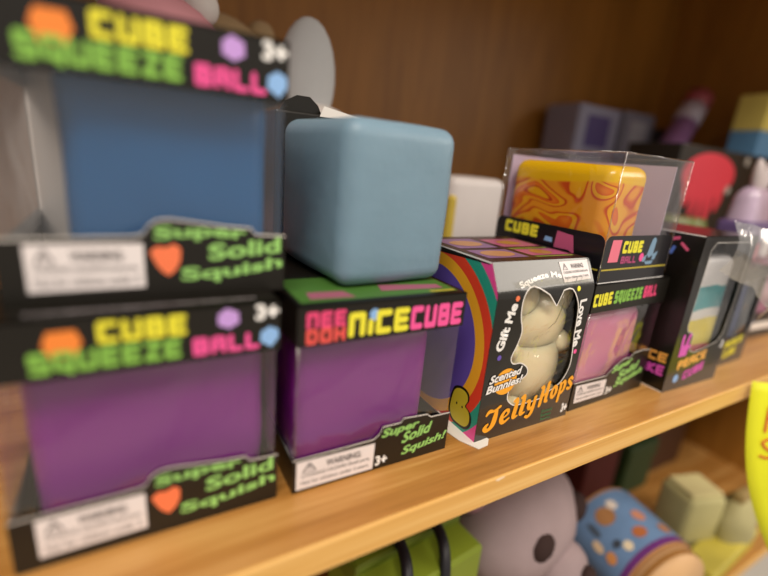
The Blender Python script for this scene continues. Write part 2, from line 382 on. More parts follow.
# ------------------------------------------------------------------ the shelf unit
unit = thing('shelf_unit', 'honey brown wooden display shelf unit holding the boxed toys', 'shelf', (0, 0, 0)); unit['kind'] = 'structure'
X0, X1, YB, YF = -.30, .665, .26, -.0245
def board(z1, t=.0110, yf=YF):
    o = box('shelf_board', OAK, unit, X0, X1, yf+.0012, YB, z1-t, z1)
    e = box('front_edging', EDGE, o, X0, X1, yf, yf+.0014, z1-t-.0002, z1+.0001, .0003, 1)
    return o
board(0.0); board(-.213); board(.365)
box('back_panel', PANEL, unit, X0, X1, YB, YB+.008, -.224, .365)
box('side_panel', PANEL, unit, X1, X1+.018, YF, YB+.008, -.224, .365)
box('side_panel', PANEL, unit, X0-.018, X0, YF, YB+.008, -.224, .365)
# chipped spot on the edging
decal('worn_chip', mat('raw_wood', 'f0d8b8', .7), unit, Frame((0, YF, 0), (1, 0, 0), (0, 0, 1)), [[(148.5, -.9), (150, -1.3), (152.5, -.8), (153.5, -.2), (151.5, .05), (149, -.1)]], .1)

# ------------------------------------------------------------------ window cartons with a squeeze cube
def carton(label, loc, rz, W, H, D, tray, head_z, tray_side, seed, group=None, film=None):
    """open-window card carton: bottom tray with a shaped front, header and lid, back, clear film on front and flanks"""
    t = thing('squeeze_toy_box', label, 'box', loc, rz, group)
    film = film or FILM
    w_, h, d = W*1000, H*1000, D*1000
    panel('tray_front', BLACK, t, FRONT, [(0, 0), (w_, 0)]+[(a, b) for a, b in reversed(tray)], t=.5)
    decal('tray_rim', WCARD, t, FRONT, [[(a0, b0-.35), (a1, b1-.35), (a1, b1+.05), (a0, b0+.05)] for (a0, b0), (a1, b1) in zip(tray, tray[1:])], .06)
    ls = tray_side
    for nm, x in (('tray_side', 0.0), ('tray_side', W)):
        fr = side_frame(x); s = 1 if x == 0 else -1
        o = panel(nm, BLACK, t, fr, [(-d, 0), (-.5, 0), (-.5, ls), (-d, ls)], t=.5, n=0 if x == 0 else .5)
        o = panel('header_side', BLACK, t, fr, [(-d, head_z), (-.5, head_z), (-.5, h), (-d, h)], t=.5, n=0 if x == 0 else .5)
    hd = panel('header_front', BLACK, t, FRONT, R4(0, head_z, w_, h), t=.5)
    box('lid', BLACK, t, 0, W, 0, D, H-.0005, H)
    box('bottom', BLACK, t, .0005, W-.0005, .0005, D, 0, .0005)
    bk = box('back_card', WCARD, t, .0006, W-.0006, D-.0006, D-.0002, .0005, H-.0006)
    box('back_face', BLACK, t, 0, W, D-.0002, D+.0002, 0, H)
    zl, zh = .010, head_z*.001+.004
    bm = bmesh.new()
    film_sheet(bm, (.0008, .0009, zl), (W-.0008, .0009, zl), (W-.0008, .0009, zh), (.0008, .0009, zh), 12, 10, .0016, seed)
    put('window_film', bm_mesh(bm, 'film', True), film, t)
    bm = bmesh.new(); film_sheet(bm, (.0009, D-.001, zl), (.0009, .0010, zl), (.0009, .0010, zh), (.0009, D-.001, zh), 8, 8, .001, seed+5)
    put('side_film', bm_mesh(bm, 'film', True), film, t)
    bm = bmesh.new(); film_sheet(bm, (W-.0009, .001, zl), (W-.0009, D-.001, zl), (W-.0009, D-.001, zh), (W-.0009, .0010, zh), 8, 8, .001, seed+9)
    put('side_film', bm_mesh(bm, 'film', True), film, t)
    # rounded corner fold of film
    bm = bmesh.new(); tube(bm, [(.0006, .0006, ls*.001), (.0004, .0004, (ls+head_z)/2000), (.0006, .0006, head_z*.001)], .00045, 6)
    put('film_fold', bm_mesh(bm, 'fold', True), FILM3, t)
    return t

TRAY_A = [(0, 17.0), (29, 17.6), (31.4, 18.2), (32.8, 20.6), (35, 22.0), (38, 22.3), (45, 21.4), (52, 20.4), (59.6, 19.8), (61, 17.9), (70, 17.4)]
def print_squeeze_ball(t):
    f = FRONT
    fat_text('title_lettering', YEL, t, f, 'CUBE', rectw(23.5, 63.6, 44.2, 69.6), .27)
    fat_text('title_lettering', GRN, t, f, 'SQUEEZE', rectw(9.2, 57.0, 42.6, 62.8), .26)
    fat_text('title_lettering', PNK, t, f, 'BALL', rectw(45.4, 56.8, 63.8, 62.2), .27)
    decal('orange_cube_emblem', ORG, t, f, [[(12.2, 64.6), (13.8, 60.9), (18.6, 61.2), (20.4, 64.6), (19.2, 68.0), (13.4, 67.8)]])
    decal('lilac_cube_emblem', LIL, t, f, [[(52.2, 65.4), (55.2, 64.0), (58.0, 65.6), (57.8, 68.8), (54.6, 70.2), (52.2, 68.4)]])
    decal('blue_cube_emblem', BLU, t, f, [[(64.0, 58.8), (67.4, 56.6), (69.6, 59.6), (69.4, 62.2), (66.8, 63.4), (64.2, 61.8)]])
    text('age_lettering', WHT, t, f, '3+', (62.6, 65.6, 69.6, 70.6), .05)
    tp = top_frame(.0713)
    rd = random.Random(3); x = 9
    bars = []
    while x < 64:
        l = rd.uniform(.9, 2.6); bars.append(R4(x, 3.2, x+l, 4.3)); x += l+rd.choice([.4, .4, .9])
    decal('fine_print', INKL, t, tp, bars)
    warning_label(t, f, (5.6, 3.5), (31.2, 3.5), (31.2, 15.7), (5.6, 15.7), ('CHOKING HAZARD-Small parts', 'Not for children under 3'))
    decal('coral_heart_emblem', CORAL, t, f, [[(32.6, 13.2), (34.4, 14.8), (36.6, 14.4), (38.8, 15.4), (40.4, 14.0), (40.2, 10.6), (39.0, 8.0), (37.2, 6.3), (35.6, 7.4), (34.2, 9.4)]])
    text('slogan_lettering', GRN2, t, f, 'Super', None, .03, 0, lambda s, q: (33.9+24.4*s, 15.4+4.6*q-.2*s+.9*math.sin(s*3.1)))
    text('slogan_lettering', GRN2, t, f, 'Solid', None, .03, 0, lambda s, q: (47.6+21*s, 10.2+4.9*q+1.9*s))
    text('slogan_lettering', GRN2, t, f, 'Squish', None, .03, 0, lambda s, q: (40.2+29*s, 3.6+4.9*q+2.8*s*s))

HB = .0713
boxA = carton('black window box with a purple cube, standing on the shelf under the blue cube box', (0, 0, 0), 0, .070, HB, .070, TRAY_A, 55.4, 15, 1)
print_squeeze_ball(boxA)
boxB = carton('black window box with a deep blue cube, stacked on top of another box', (.0040, .0100, HB+.0001), 0, .070, HB, .070, TRAY_A, 55.4, 15, 2)
print_squeeze_ball(boxB)
PURPLE = mat('purple_gel', '88228e', .35, .4, sss=.6, sssr=.004, var=.12, vscale=25)
DBLUE = mat('deep_blue_gel', '165e94', .3, .4, sss=.5, sssr=.004, var=.15, vscale=25)
BLUEG = mat('dusty_blue_gel', '7894a6', .45, .45, sss=.5, sssr=.005, var=.12, vscale=40, bump=.25, bscale=160)
gel_cube('gel_cube', PURPLE, 'purple gel cube in the window box under the deep blue cube', (.0362, .037, .0006), (.064, .056, .0575), .006, seed=1)
gel_cube('gel_cube', DBLUE, 'deep blue gel cube inside the upper window box', (.0445, .0455, HB+.0008), (.053, .054, .060), .006, seed=2)

# "nice cube" carton
TRAY_C = [(0, 13.6), (31, 13.9), (33.2, 15.6), (34.6, 18.4), (42.4, 18.4), (43.6, 20.0), (54.6, 19.2), (56.6, 17.6), (66.1, 17.4)]
HC = .0688
boxC = carton('black window box with a purple cube, unboxed pale blue cube standing on its lid', (.0752, -.001, 0), -.0026, .0661, HC, .066, TRAY_C, 55.4, 13, 3)
fat_text('title_lettering', ROSE, boxC, FRONT, 'NEE', rectw(2.8, 61.2, 16.4, 66.8), .27)
fat_text('title_lettering', RED, boxC, FRONT, 'DOH', rectw(2.8, 55.9, 16.4, 61.2), .27)
fat_text('title_lettering', YEL, boxC, FRONT, 'NiCE', rectw(17.4, 56.5, 41.0, 65.4), .27)
decal('blue_cube_emblem', BLU, boxC, FRONT, [[(25.2, 62.4), (27.2, 61.7), (28.8, 63.0), (28.6, 65.2), (26.6, 66.2), (25.0, 65.0)]])
fat_text('title_lettering', PNK, boxC, FRONT, 'CUBE', rectw(41.8, 56.4, 64.8, 65.4), .27)
warning_label(boxC, FRONT, (1.2, 1.2), (31.4, .9), (31.6, 12.1), (1.2, 12.6), CHOKE)
text('age_lettering', WHT, boxC, FRONT, '3+', (32.4, 1.6, 37.6, 6.0), .04)
text('slogan_lettering', GRN2, boxC, FRONT, 'Super', None, .03, .25, lambda s, q: (34.2+17*s, 12.4+4.6*q+1.0*s))
text('slogan_lettering', GRN2, boxC, FRONT, 'Solid', None, .03, .25, lambda s, q: (43.6+14*s, 8.4+4.8*q+2.4*s))
text('slogan_lettering', GRN2, boxC, FRONT, 'Squish!', None, .03, .25, lambda s, q: (44.0+21.6*s, 2.0+4.8*q+2.6*s))
decal('lid_print', mat('lid_green', '46702e', .4), boxC, top_frame(HC), [[(2, 3), (64, 3), (64, 30), (2, 30)]])
decal('lid_print', mat('lid_mauve', '9c5a70', .4), boxC, top_frame(HC), [[(6, 6), (22, 5), (20, 12), (7, 13)], [(34, 9), (60, 7), (60, 12), (36, 16)]], .2)
decal('lid_print', mat('lid_gold', 'b4a43c', .4), boxC, top_frame(HC), [[(52, 3.5), (63, 3.3), (63, 5), (52, 5.2)]], .2)
gel_cube('gel_cube', PURPLE, 'purple gel cube in the window box whose title is pink and yellow', (.1055, .034, .0006), (.056, .056, .054), .006, seed=3)
gel_cube('gel_cube', BLUEG, 'unboxed dusty pale blue gel cube standing on a box lid', (.1155, .0410, HC+.0004), (.0480, .0580, .0575), .0062, rz=.07, seed=4)

# ------------------------------------------------------------------ bunny carton
EW, EH, ED = .0595, .0790, .058
boxE = thing('bunny_toy_box', 'black box with rainbow side and bunny shaped window', 'box', (.1553, -.0035, 0), 0)
win = [(35.7, 59.6), (30.1, 65.1), (20.5, 69.3), (14.9, 65.8), (14.7, 57.6), (17.0, 50.2), (15.6, 44.0), (13.4, 38.4), (15.3, 35.3), (20.1, 34.9), (24.6, 31.8), (24.8, 28.3), (19.9, 25.8), (16.2, 23.6), (15.6, 18.3), (20.1, 14.3), (24.6, 13.8), (36.3, 13.9), (43.5, 17.1), (50.2, 20.5), (54.0, 27.7), (53.6, 36.0), (52.3, 43.9), (51.7, 52.3), (50.1, 59.7), (44.4, 66.7), (38.6, 66.5)]
win_s = [win[0]] + smooth_pts(win[1:], 3) 
panel('front_panel', mat('bunny_box_card', '15120e', .24, .5, coat=.6, bump=.1, bscale=70, var=.1), boxE, FRONT, R4(0, 0, EW*1000, EH*1000), [win_s], t=.5)
decal('window_rim', WCARD, boxE, FRONT, stroke(win_s+[win_s[0]], .55, 0), .08)
RB = rainbow_mat('rainbow_print', [((.0415, .037, .0497, .0497), '2c9c86'), ((.0415, .037, .0442, .0442), 'e2452c'), ((.0415, .037, .0390, .0390), 'f2b02c'), ((.0415, .037, .0335, .0335), '6450ac')], 'ea4c9c')
sd = panel('rainbow_side', RB, boxE, side_frame(0), [(-ED*1000, 0), (-.2, 0), (-.2, 65), (-.4, 67), (-1.1, 69), (-6.1, EH*1000), (-ED*1000, EH*1000)], t=.5, n=.02)
panel('right_side', GLOSSB, boxE, side_frame(EW), [(-ED*1000, 0), (-.6, 0), (-.6, 65), (-.8, 67), (-1.5, 69), (-6.4, EH*1000), (-ED*1000, EH*1000)], t=.5, n=.5)
box('back_panel', WCARD, boxE, 0.0006, EW-.0006, ED-.0006, ED, 0, EH)
box('bottom', BLACK, boxE, .0006, EW-.0006, .0006, ED-.0006, .0, .0005)
lid = box('lid', mat('lid_brown', '3a2018', .35), boxE, 0, EW, 0, ED, EH-.0005, EH)
tf = top_frame(EH)
decal('lid_print', mat('lid_lilac', '84608c', .35), lid, tf, [R4(4, 12, 27, 27), R4(4, 31, 27, 52)], .1)
decal('lid_print', mat('lid_peach', 'b8865c', .35), lid, tf, [ngon(15.5, 19.5, 9, 5.5), ngon(15.5, 41, 9, 6)], .16)
decal('lid_print', mat('lid_pink', 'b0587c', .35), lid, tf, [R4(31, 14, 56, 26), R4(31, 32, 56, 50)], .1)
decal('lid_print', mat('lid_lime', '84923a', .35), lid, tf, [R4(31, 27, 56, 29), R4(31, 11, 56, 13)], .1)
decal('lid_print', mat('lid_ochre', 'b07c3a', .35), lid, tf, [ngon(43, 20, 6, 4.5), ngon(43, 41, 7, 5)], .16)
decal('white_lid_edge', WHT, boxE, side_frame(0), [R4(-ED*1000, EH*1000-.7, -6, EH*1000)], .1)
decal('black_side_band', BLACK, boxE, side_frame(0), [[(-ED*1000, EH*1000-3.8), (-7, EH*1000-1.2), (-7, EH*1000-.7), (-ED*1000, EH*1000-.7)]], .09)
# torn bottom flap lying out on the shelf
bm = bmesh.new(); vs4 = [bm.verts.new(p) for p in ((-.009, .026, .0006), (.0, .026, .0009), (.0075, -.0010, .0009), (.0045, -.0038, .0005), (-.0010, -.0042, .0004), (-.0050, .004, .0004))]
bm.faces.new(vs4); bmesh.ops.recalc_face_normals(bm, faces=bm.faces)
q = bmesh.ops.extrude_face_region(bm, geom=bm.faces[:]);
for v in [g for g in q['geom'] if isinstance(g, bmesh.types.BMVert)]: v.co.z -= .0003
bmesh.ops.recalc_face_normals(bm, faces=bm.faces)
put('bottom_flap', bm_mesh(bm), mat('flap_white', 'dcd6cc', .6), boxE)
# yellow bunny print on the rainbow side (u = -y)
sf = side_frame(0)
bun = [(-17.5, 18), (-14.5, 20.5), (-10.5, 21.2), (-7.4, 20), (-6.6, 17), (-8.0, 13.6), (-5.2, 12.2), (-3.6, 9.4), (-3.9, 5.6), (-6.5, 2.8), (-11, 2), (-16, 2.4), (-19, 6), (-19, 12)]
bs = smooth_pts(bun, 4, True)
o = decal('bunny_outline', BLACK, boxE, sf, [bs], .14)
ctr = (-11.8, 11.4)
decal('bunny_print', mat('print_mustard', 'cdbb30', .4), o, sf, [[(ctr[0]+(a-ctr[0])*.85, ctr[1]+(b-ctr[1])*.88) for a, b in bs]], .2)
decal('bunny_face', BLACK, o, sf, [ngon(-10.2, 12.0, .5, .6, 8), ngon(-14.0, 12.0, .5, .6, 8)], .26)
# lettering, hand-drawn groovy strokes; baseline rises
def jelly():
    G = {}
    G['J'] = (7.6, [[(1.0, 8.6, 1.2), (2.2, 9.9, 1.9), (4.4, 9.2, 1.2), (7.0, 10.2, 1.5)], [(5.6, 9.4, 1.5), (5.3, 6, 2.4), (4.7, 2.6, 2.6), (3.2, .9, 2.0), (1.6, 1.0, 1.9), (.9, 2.6, 1.9), (1.9, 3.7, 1.4)]])
    G['e'] = (5.6, [[(1.2, 3.2, .9), (4.0, 4.4, 1.1), (4.0, 6.2, 1.5), (2.6, 6.8, 1.4), (1.2, 5.0, 1.9), (1.1, 2.6, 2.1), (2.4, .9, 1.7), (4.8, 1.9, 1.1)]])
    G['l'] = (3.6, [[(1.0, 9.6, 1.5), (2.2, 10, 1.7), (2.1, 6.2, 2.1), (1.6, 2.4, 2.2), (2.0, .9, 1.6), (3.4, 1.2, 1.0)]])
    G['y'] = (5.8, [[(.8, 6.4, 1.5), (1.9, 5.8, 1.7), (1.8, 3.2, 1.9), (2.8, 1.6, 1.5), (4.2, 2.6, 1.4)], [(4.9, 6.8, 1.7), (4.5, 3.2, 1.9), (3.9, -.6, 1.9), (2.4, -2.2, 1.7), (1.0, -1.4, 1.4)]])
    G['H'] = (8.0, [[(1.0, 10.0, 1.3), (2.4, 9.4, 2.0), (2.0, 5, 2.4), (1.5, .8, 2.3)], [(2.4, 4.9, 1.3), (5.0, 5.6, 1.3)], [(5.9, 10.4, 2.2), (5.6, 5.4, 2.4), (5.3, 1.8, 2.2), (6.6, .7, 1.3)]])
    G['o'] = (5.6, [[(2.6, 6.7, 1.5), (1.2, 5.0, 2.0), (1.2, 2.4, 2.0), (2.6, .9, 1.5), (4.1, 2.6, 2.0), (4.1, 5.2, 2.0), (2.6, 6.7, 1.5)]])
    G['p'] = (5.9, [[(1.0, 6.6, 1.4), (1.7, 5.4, 1.9), (1.4, 1, 2.0), (1.1, -2.6, 1.9)], [(1.8, 5.4, 1.2), (3.4, 6.7, 1.5), (4.6, 5.2, 2.0), (4.3, 2.4, 2.0), (2.9, .9, 1.4), (1.8, 1.8, 1.2)]])
    G['s'] = (4.9, [[(4.0, 5.4, 1.5), (2.8, 6.8, 1.4), (1.2, 5.6, 1.6), (2.6, 3.9, 1.8), (3.9, 2.2, 1.7), (2.6, .8, 1.5), (.9, 1.8, 1.5)]])
    return G
G = jelly()
def groovy(word, x0, wtot, base, hscale, slope):
    wsum = sum(G[c][0] for c in word); k = wtot/wsum; x = 0; out = []
    for c in word:
        gw, ss = G[c]
        for s in ss:
            for p in stroke(smooth_pts(s, 4), None, 8):
                out.append([(x0+(x+a)*k, base+slope*(x+a)*k+b*hscale) for a, b in p])
        x += gw
    return out
decal('title_lettering', AMBER, boxE, FRONT, groovy('Jelly', 3.6, 31.5, 3.6, 1.02, .17), .14)
decal('title_lettering', AMBER, boxE, FRONT, groovy('Hops', 36.4, 22.8, 9.2, 1.02, .26), .14)
text('side_lettering', WHT, boxE, FRONT, 'Gift Me', None, .045, 0, lambda s, q: (7.6+4.4*s-4.6*q, 42.0+20.6*s+1.0*q), n=.14)
text('side_lettering', WHT, boxE, FRONT, 'Squeeze Me', None, .04, 0, lambda s, q: (13.4+25*s-1.6*q*(1-s), 68.0+3.4*math.sin(s*2.2)+3.0*q), n=.14)
text('side_lettering', WHT, boxE, FRONT, 'Love Me', None, .04, 0, lambda s, q: (51.2+4.6*q+1.6*s, 61.0-23.5*s+.5*q), n=.14)
for m_, a, b in ((CORAL, 11.0, 65.0), (YEL, 48.6, 66.6), (PURP, 6.3, 39.5), (PNK, 55.6, 35.2)):
    decal('dot', m_, boxE, FRONT, [ngon(a, b, 1.15, 1.2, 12)], .14)
sc = decal('scented_disc', AMBER, boxE, FRONT, [ngon(12.6, 27.4, 6.4, 6.2, 24)], .13)
text('scented_lettering', BLACK, sc, FRONT, 'Scented', None, .11, .2, lambda s, q: (2.6+19.2*s, 27.2+4.6*q+2.2*s), n=.17)
text('scented_lettering', BLACK, sc, FRONT, 'Bunnies!', None, .11, .2, lambda s, q: (1.6+21.4*s, 22.6+4.6*q+2.4*s), n=.17)
text('scented_lettering', WHT, sc, FRONT, 'Scented', None, .03, .2, lambda s, q: (3.0+18.4*s, 27.6+3.9*q+2.2*s), n=.22)
text('scented_lettering', WHT, sc, FRONT, 'Bunnies!', None, .03, .2, lambda s, q: (2.0+20.6*s, 23.0+3.9*q+2.4*s), n=.22)
text('age_lettering', WHT, boxE, FRONT, '3+', (54.6, 2.6, 58.8, 7.6), .05, n=.14)
for k, wd in enumerate(('Scented', 'Sweet', 'Squishy')):
    text('fine_lettering', DGRN, boxE, FRONT, wd, (40.4, 5.6-2.2*k, 47.6, 7.2-2.2*k), .0, n=.14)
warning_label(boxE, FRONT, (39.4, 69.6), (57.6, 70.4), (57.4, 78.3), (38.2, 77.9), CHOKE)
bm = bmesh.new(); film_sheet(bm, (.010, .0010, .010), (EW-.003, .0010, .010), (EW-.003, .0010, .072), (.010, .0010, .072), 16, 18, .004, 7)
put('window_film', bm_mesh(bm, 'film', True), film_mat('bunny_film', 'fbfaf6', .9, .12, .9, 70, .0), boxE)
# the thin front card bows back towards the lid
def bow(z): return 0.0 if z < .065 else (.5*(z-.065)**2/.008 if z < .069 else .0010+.5*(z-.069))
for o in [x for x in boxE.children_recursive if x.type == 'MESH']:
    me = o.data
    if o.name.startswith('right_side') or min(v.co.y for v in me.vertices) > .0012 or max(v.co.y for v in me.vertices) > .0015 or max(v.co.z for v in me.vertices) < .062: continue
    if o.name.startswith(('rainbow', 'white_lid', 'black_side')): continue
    bm = bmesh.new(); bm.from_mesh(me)
    for k in range(12):
        z = .0652+k*.00115
        bmesh.ops.bisect_plane(bm, geom=bm.verts[:]+bm.edges[:]+bm.faces[:], plane_co=(0, 0, z), plane_no=(0, 0, 1))
    for v in bm.verts: v.co.y += bow(v.co.z)
    bm.to_mesh(me); bm.free()
    if o.name.startswith('front_panel'):
        for p_ in me.polygons: p_.use_smooth = abs(p_.normal.y) > .6
for v in lid.data.vertices:
    if v.co.y < .001: v.co.y = .0060
# cream jelly bunny inside
bm = bmesh.new()
blob(bm, (0, 0, .0235), (.0205, .0088, .0232), 24, 16); blob(bm, (0, -.0005, .0470), (.0190, .0085, .0160), 24, 16)
for s in (-1, 1):
    blob(bm, (s*.0115, 0, .0600), (.0088, .0070, .0128), 18, 12, Matrix.Rotation(s*.12, 3, 'Y'))
    blob(bm, (s*.0170, -.001, .0360), (.0060, .0070, .0060), 16, 10); blob(bm, (s*.0120, -.001, .0075), (.0090, .0085, .0070), 16, 10)
bunny = put('jelly_bunny', bm_mesh(bm, 'bunny', True), mat('cream_gel', 'e6d6b4', .3, .5, sss=.6, sssr=.006, coat=.3), None, (.1553+.0386, .0090, .0008))
tag(bunny, 'cream jelly bunny behind the bunny shaped window', 'squeeze toy')

# ------------------------------------------------------------------ pink squeeze ball carton
FX, FY, FT, FWD, HF = .2185, -.002, .03, .066, .0667
TRAY_F = [(0, 15.8), (27, 15.0), (30.5, 17.5), (34, 19.5), (41, 22.6), (47, 22.4), (49, 24.6), (58, 25.0), (66, 24.0)]
boxF = carton('black window box with a pink cube, under the clear box with an orange marbled slab', (FX, FY, 0), FT, FWD, HF, .064, TRAY_F, 52.6, 15, 4)
fat_text('title_lettering', YEL, boxF, FRONT, 'CUBE', quad((.6, 55.6), (15.4, 56.2), (15.0, 62.6), (-.4+.6, 62.0)), .27, .1, w_=.66)
fat_text('title_lettering', GRN, boxF, FRONT, 'SQUEEZE', quad((17.0, 56.0), (41.4, 56.6), (41.2, 63.0), (16.8, 62.6)), .27, .1, w_=.66)
fat_text('title_lettering', ROSE, boxF, FRONT, 'BALL', quad((42.8, 56.6), (55.4, 57.0), (55.2, 63.6), (42.6, 63.2)), .27, .1, w_=.66)
warning_label(boxF, FRONT, (3.0, 4.0), (28.0, 3.6), (28.2, 12.8), (2.2, 14.0), CHOKE)
text('age_lettering', WHT, boxF, FRONT, '3+', (29.6, 3.2, 35.4, 7.6), .04)
text('slogan_lettering', GRN2, boxF, FRONT, 'Super', None, .04, .25, lambda s, q: (31.6+18*s, 14.0+5.0*q+3.6*s))
text('slogan_lettering', GRN2, boxF, FRONT, 'Solid', None, .04, .25, lambda s, q: (38.4+19*s, 10.0+5.0*q+4.2*s))
text('slogan_lettering', GRN2, boxF, FRONT, 'Squish', None, .04, .25, lambda s, q: (36.6+26*s, 4.4+5.2*q+5.0*s))
c, s = math.cos(FT), math.sin(FT)
def Fw(x, y, z): return (FX+x*c-y*s, FY+x*s+y*c, z)
gel_cube('gel_cube', mat('pink_gel', 'e08cae', .3, .5, sss=.6, sssr=.005, var=.1, vscale=25), 'pink gel cube in the window box beside the bunny box', Fw(.031, .031, .0006), (.053, .053, .050), .007, rz=FT, seed=5)

# clear box with the marbled slab, stacked on the pink carton
GH = .0590
boxG = thing('clear_toy_box', 'clear plastic box with black printed base band, stacked on the pink cube box', 'box', Fw(0.001, .001, HF+.0003), FT)
GW, GD = .0585, .068
bm = bmesh.new()
Pq = [(0, 0), (GW, 0), (GW, GD), (0, GD)]
for i in range(4):
    (a, b), (c_, d_) = Pq[i], Pq[(i+1) % 4]
    film_sheet(bm, (a, b, 0), (c_, d_, 0), (c_, d_, GH), (a, b, GH), 6, 6, .0006, i)
film_sheet(bm, (0, 0, GH), (GW, 0, GH), (GW, GD, GH), (0, GD, GH), 6, 6, .0008, 9)
bmesh.ops.remove_doubles(bm, verts=bm.verts, dist=1e-5)
put('clear_shell', bm_mesh(bm, 'shell', False), FILM2, boxG)
bm = bmesh.new()
for (a, b) in Pq: tube(bm, [(a, b, 0), (a, b, GH)], .00035, 6)
for i in range(4): tube(bm, [Pq[i]+(GH,), Pq[(i+1) % 4]+(GH,)], .00035, 6)
put('folded_edge', bm_mesh(bm, 'edges', True), FILM3, boxG)
BANDM = mat('band_black', '17151a', .3, .5, coat=.3)
for nm, fr, w_, us in (('front_band', FRONT, GW*1000, 0), ('side_band', side_frame(0), GD*1000, -GD*1000)):
    panel(nm, BANDM, boxG, fr, rrect(us+.3, .2, us+w_-.3, 22.5, 4, (0, 1, 1, 0)), t=.3, n=.1)
    decal('band_line', mat('print_gold', 'b8a83c', .4), boxG, fr, [[(us+1, 6.0), (us+w_-1, 6.0), (us+w_-1, 6.8), (us+1, 6.8)]], .2)
decal('pink_cube_emblem', mat('print_soft_pink', 'e8788e', .4), boxG, FRONT, [[(4.4, 10), (12.4, 10), (12.6, 20.6), (5.2, 20.6)]], .2)
fat_text('band_lettering', YEL, boxG, FRONT, 'CUBE', rectw(14.6, 14.0, 31.4, 20.0), .30, .1, .2)
fat_text('band_lettering', mat('print_plum', 'b04878', .4), boxG, FRONT, 'BALL', rectw(15, 9.0, 28, 12.6), .25, .1, .2)
decal('crystal_emblem', mat('print_ice', '7c9cb8', .4), boxG, FRONT, [[(37, 13), (39, 20.4), (41, 21.6), (43, 20), (42.4, 12.4), (39, 11)], [(33.5, 11), (37, 13), (36.4, 9.4), (34, 9)], [(42.6, 13), (46.6, 14.4), (45, 10), (42, 10)], [(36, 9.2), (44, 9.6), (43, 7.8), (38, 7.6)]], .2)
decal('pink_dot', PNK, boxG, FRONT, [ngon(32.4, 11.6, 2.0, 2.2, 14)], .2)
sg = side_frame(0)
fat_text('band_lettering', YEL, boxG, sg, 'CUBE', rectw(-61, 14.6, -38, 21.0), .30, .1, .2)
decal('pink_cube_emblem', mat('print_dusty_rose', 'c45a84', .4), boxG, sg, [[(-27, 12), (-18.5, 12.2), (-14.8, 10.6), (-17, 19.6), (-26.4, 20.4)]], .2)
decal('blue_emblem', BLU, boxG, sg, [[(-33.6, 14.2), (-28.4, 14), (-28.8, 16.4), (-33, 16.6)]], .2)
decal('white_base_edge', WHT, boxG, FRONT, [R4(0.5, -.1, GW*1000-.5, .35)], .22)
cg, sgn = math.cos(FT), math.sin(FT)
def Gw(x, y, z): p0 = Fw(.001, .001, HF+.0003); return (p0[0]+x*cg-y*sgn, p0[1]+x*sgn+y*cg, p0[2]+z)
MB = marble_mat('marbled_gel')
gel_cube('marbled_slab', MB, 'yellow and orange marbled squeeze slab inside the clear box', Gw(.0185, .0350, .0004), (.031, .060, .0535), .006, rz=FT, seed=6)
box('back_card', mat('clear_box_card', 'b9a6c4', .5), boxG, .004, GW-.004, GD-.0008, GD-.0003, .001, .056)
box('inner_card', mat('clear_box_card2', 'c4b4cc', .5), boxG, GW-.006, GW-.0055, .004, GD-.001, .001, .056)

# ------------------------------------------------------------------ layered cube carton (window in a black frame)
HX, HY, HR = .2898, -.0095, -.0266
HWD, HH, HD = .0560, .0905, .056
boxH = thing('layered_cube_box', 'tall glossy black box with tall window and bulging torn clear film', 'box', (HX, HY, 0), HR)
wout = [(0, 0), (HWD*1000, 0), (HWD*1000, HH*1000), (0, HH*1000)]
whole = [(15.5, 29), (17, 24.0), (22, 22.4), (30, 23.4), (45, 26.6), (49, 31), (50.5, 50), (50.5, 84), (47, 87), (12, 87), (8.0, 83), (7.6, 60), (7.2, 40), (9, 36.6), (13.6, 35.6), (15.4, 33.5)]
panel('front_frame', GLOSSB, boxH, FRONT, wout, [whole], t=.5)
decal('window_rim', mat('rim_grey', 'b8b4b0', .4), boxH, FRONT, stroke(whole+[whole[0]], .6, 0), .1)
panel('left_side', GLOSSB, boxH, side_frame(0), [(-HD*1000, 0), (-.2, 0), (-.2, HH*1000), (-HD*1000, HH*1000)], t=.5)
box('right_side', GLOSSB, boxH, HWD-.0005, HWD, .0006, HD, 0, HH)
box('back_panel', BLACK, boxH, .0006, HWD-.0006, HD-.0006, HD, 0, HH)
box('bottom', BLACK, boxH, .0006, HWD-.0006, .0006, HD-.0006, 0, .0005)
box('lid', GLOSSB, boxH, 0.0, HWD, .0, HD, HH-.0005, HH)
decal('white_lid_edge', WHT, boxH, side_frame(0), [R4(-HD*1000, HH*1000-.6, -.3, HH*1000-.05)], .1)
decal('white_base_edge', WHT, boxH, side_frame(0), [R4(-HD*1000, 0.05, -.3, .6)], .1)
fat_text('title_lettering', mat('print_peach', 'f2b45c', .4), boxH, FRONT, 'PEACE', quad((9.0, 12.6), (37, 17.0), (36.6, 22.6), (8.2, 18.4)), .27, .1, .15)
fat_text('title_lettering', MAG, boxH, FRONT, 'CUBE', quad((18.0, 5.2), (38, 9.4), (37.6, 14.8), (17.6, 10.6)), .27, .1, .15)
decal('blue_dot', BLU, boxH, FRONT, [ngon(10.4, 7.4, 2.6, 2.6, 14)], .15)
hand = [R4(6.2, 21.4, 14.2, 28.4)]+stroke([(7.2, 28, 2.6), (6.8, 34, 2.5)], None, 8)+stroke([(11.6, 28, 2.6), (12.8, 34.2, 2.5)], None, 8)+stroke([(13.4, 25.6, 2.2), (15.4, 27.4, 2.0)], None, 8)
decal('hand_emblem', MAG, boxH, FRONT, hand, .15)
shf = side_frame(0)
fat_text('side_lettering', mat('print_tan', 'e8a850', .4), boxH, shf, 'PEACE', quad((-30, 5.0+10.4), (-.5-1.5, 17.4), (-2, 23.2), (-30, 21.0)), .27, .1, .15)
